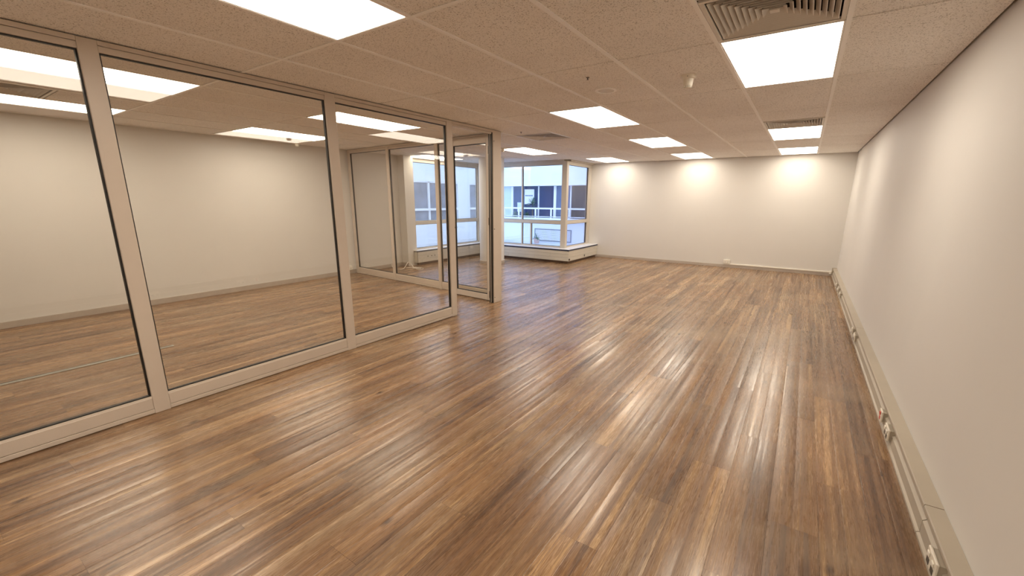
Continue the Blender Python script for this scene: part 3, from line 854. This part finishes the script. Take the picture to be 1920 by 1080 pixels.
# railing
rl = thing('balcony_railing', (-8.5, YE-0.06, 0.735), 'white metal balcony railing in front of the dark blue windows', 'railing')
obj('top_rail', box(-11.5, -4.5, YE-0.105, YE-0.055, 1.075, 1.135), 'exterior_white', rl, bevel=0.004)
obj('bottom_rail', box(-11.5, -4.5, YE-0.10, YE-0.06, 0.775, 0.80), 'exterior_white', rl)
for x in (-11.35, -10.61, -9.88, -9.07, -8.35, -7.55, -6.8, -6.0, -5.2):
    obj('post', box(x-0.03, x+0.03, YE-0.10, YE-0.06, 0.736, 1.074), 'exterior_white', rl)
# left wing seen through the left window
XW = -12.0
b2 = thing('building', (XW-0.8, 11, GZ), 'white office wing seen through the left bay window', 'building')
obj('upper_wall', box(XW-1.5, XW, 3.0, 17.0, 2.09, 5.6), 'render_white', b2)
obj('lower_wall', box(XW-1.5, XW, 3.0, 17.0, GZ, 0.66), 'render_white', b2)
obj('pier', box(XW-1.5, XW, 13.55, 14.31, 0.66, 2.09), 'render_white', b2)
obj('pier', box(XW-1.5, XW, 14.86, 17.0, 0.66, 2.09), 'render_white', b2)
obj('pier', box(XW-1.5, XW, 3.0, 8.3, 0.66, 2.09), 'render_white', b2)
obj('back_wall', box(XW-0.5, XW-0.4, 8.3, 14.86, 0.66, 2.09), 'render_white', b2)
for y0, y1 in ((8.3, 9.5), (9.56, 10.7), (10.76, 11.90), (11.97, 13.55), (14.34, 14.83)):
    obj('window_pane', box(XW-0.12, XW-0.08, y0, y1, 1.10, 2.05), 'tinted_grey', b2)
    obj('window_pane', box(XW-0.12, XW-0.08, y0, y1, 0.66, 1.02), 'tinted_grey', b2)
for y0, y1 in ((9.5, 9.56), (10.7, 10.76), (11.90, 11.97), (14.31, 14.34), (14.83, 14.86)):
    obj('window_mullion', box(XW-0.12, XW-0.02, y0, y1, 0.66, 2.09), 'exterior_white', b2)
for y0, y1 in ((8.3, 13.55), (14.34, 14.83)):
    obj('sill_bar', box(XW-0.12, XW+0.03, y0, y1, 1.02, 1.10), 'exterior_white', b2)
    obj('window_lintel', box(XW-0.12, XW-0.02, y0, y1, 2.05, 2.09), 'exterior_white', b2)

# ------------------------------------------------------------------ plants outside
def spiky(t, c, n, length, width, seed, name='leaves'):
    rg = random.Random(seed); m = MB()
    for k in range(n):
        a = rg.uniform(0, 2*math.pi); el = math.radians(rg.uniform(-10, 80))
        l = length*rg.uniform(0.75, 1.1); pts = []
        for s in range(5):
            f = s/4
            r = l*f*math.cos(el); z = l*f*math.sin(el) - 0.35*l*f*f*math.cos(el)
            w = width*(0.6+1.2*f)*(1-f)**0.8 + 0.001
            d = Vector((math.cos(a), math.sin(a), 0)); p = Vector((-d.y, d.x, 0))
            q = Vector(c)+d*r+Vector((0, 0, z))
            pts.append((q-p*w, q-Vector((0, 0, w*0.5)), q+p*w))
        i0 = len(m.v)
        for tr in pts: m.v += [tuple(x) for x in tr]
        for s in range(4):
            for h in range(2):
                m.f.append((i0+s*3+h, i0+s*3+h+1, i0+s*3+h+4, i0+s*3+h+3))
    o = obj(name, m, 'leaf_green', t, kind=None)
    return o
t = thing('yucca_plant', (-9.34, 15.12, 0.736), 'tall spiky yucca on a thin trunk behind the balcony railing', 'plant')
obj('trunk', MB().tube([(-9.33, 15.12, 0.737), (-9.345, 15.12, 1.0), (-9.34, 15.12, 1.28)], 0.028, 10), 'trunk_brown', t, smooth=True)
spiky(t, (-9.34, 15.12, 1.27), 34, 0.36, 0.022, 3, 'foliage')
for x, s, lab, n in ((-10.21, 5, 'low leafy bush left of the yucca behind the balcony railing', 44), (-9.62, 8, 'low leafy bush at the foot of the balcony yucca', 44)):
    t = thing('shrub', (x, 15.12, 0.736), lab, 'shrub', 'balcony shrubs')
    obj('stem', MB().tube([(x, 15.12, 0.737), (x+0.01, 15.12, 0.80)], 0.02, 8), 'trunk_brown', t)
    spiky(t, (x, 15.12, 0.80), n, 0.20, 0.026, s, 'foliage')
t = thing('potted_yucca', (-8.72, 14.45, GZ), 'small spiky plant in a pinkish pot below the balcony', 'plant')
obj('pot', MB().lathe([(0, GZ+0.001), (0.085, GZ+0.001), (0.12, GZ+0.17), (0.13, GZ+0.17), (0.13, GZ+0.195), (0.11, GZ+0.195), (0.105, GZ+0.17), (0, GZ+0.17)], (-8.72, 14.45, 0), 22), 'pot_clay', t, smooth='auto')
obj('trunk', MB().tube([(-8.72, 14.45, GZ+0.165), (-8.72, 14.45, GZ+0.25)], 0.02, 8), 'trunk_brown', t)
spiky(t, (-8.72, 14.45, GZ+0.24), 26, 0.24, 0.018, 9, 'foliage')
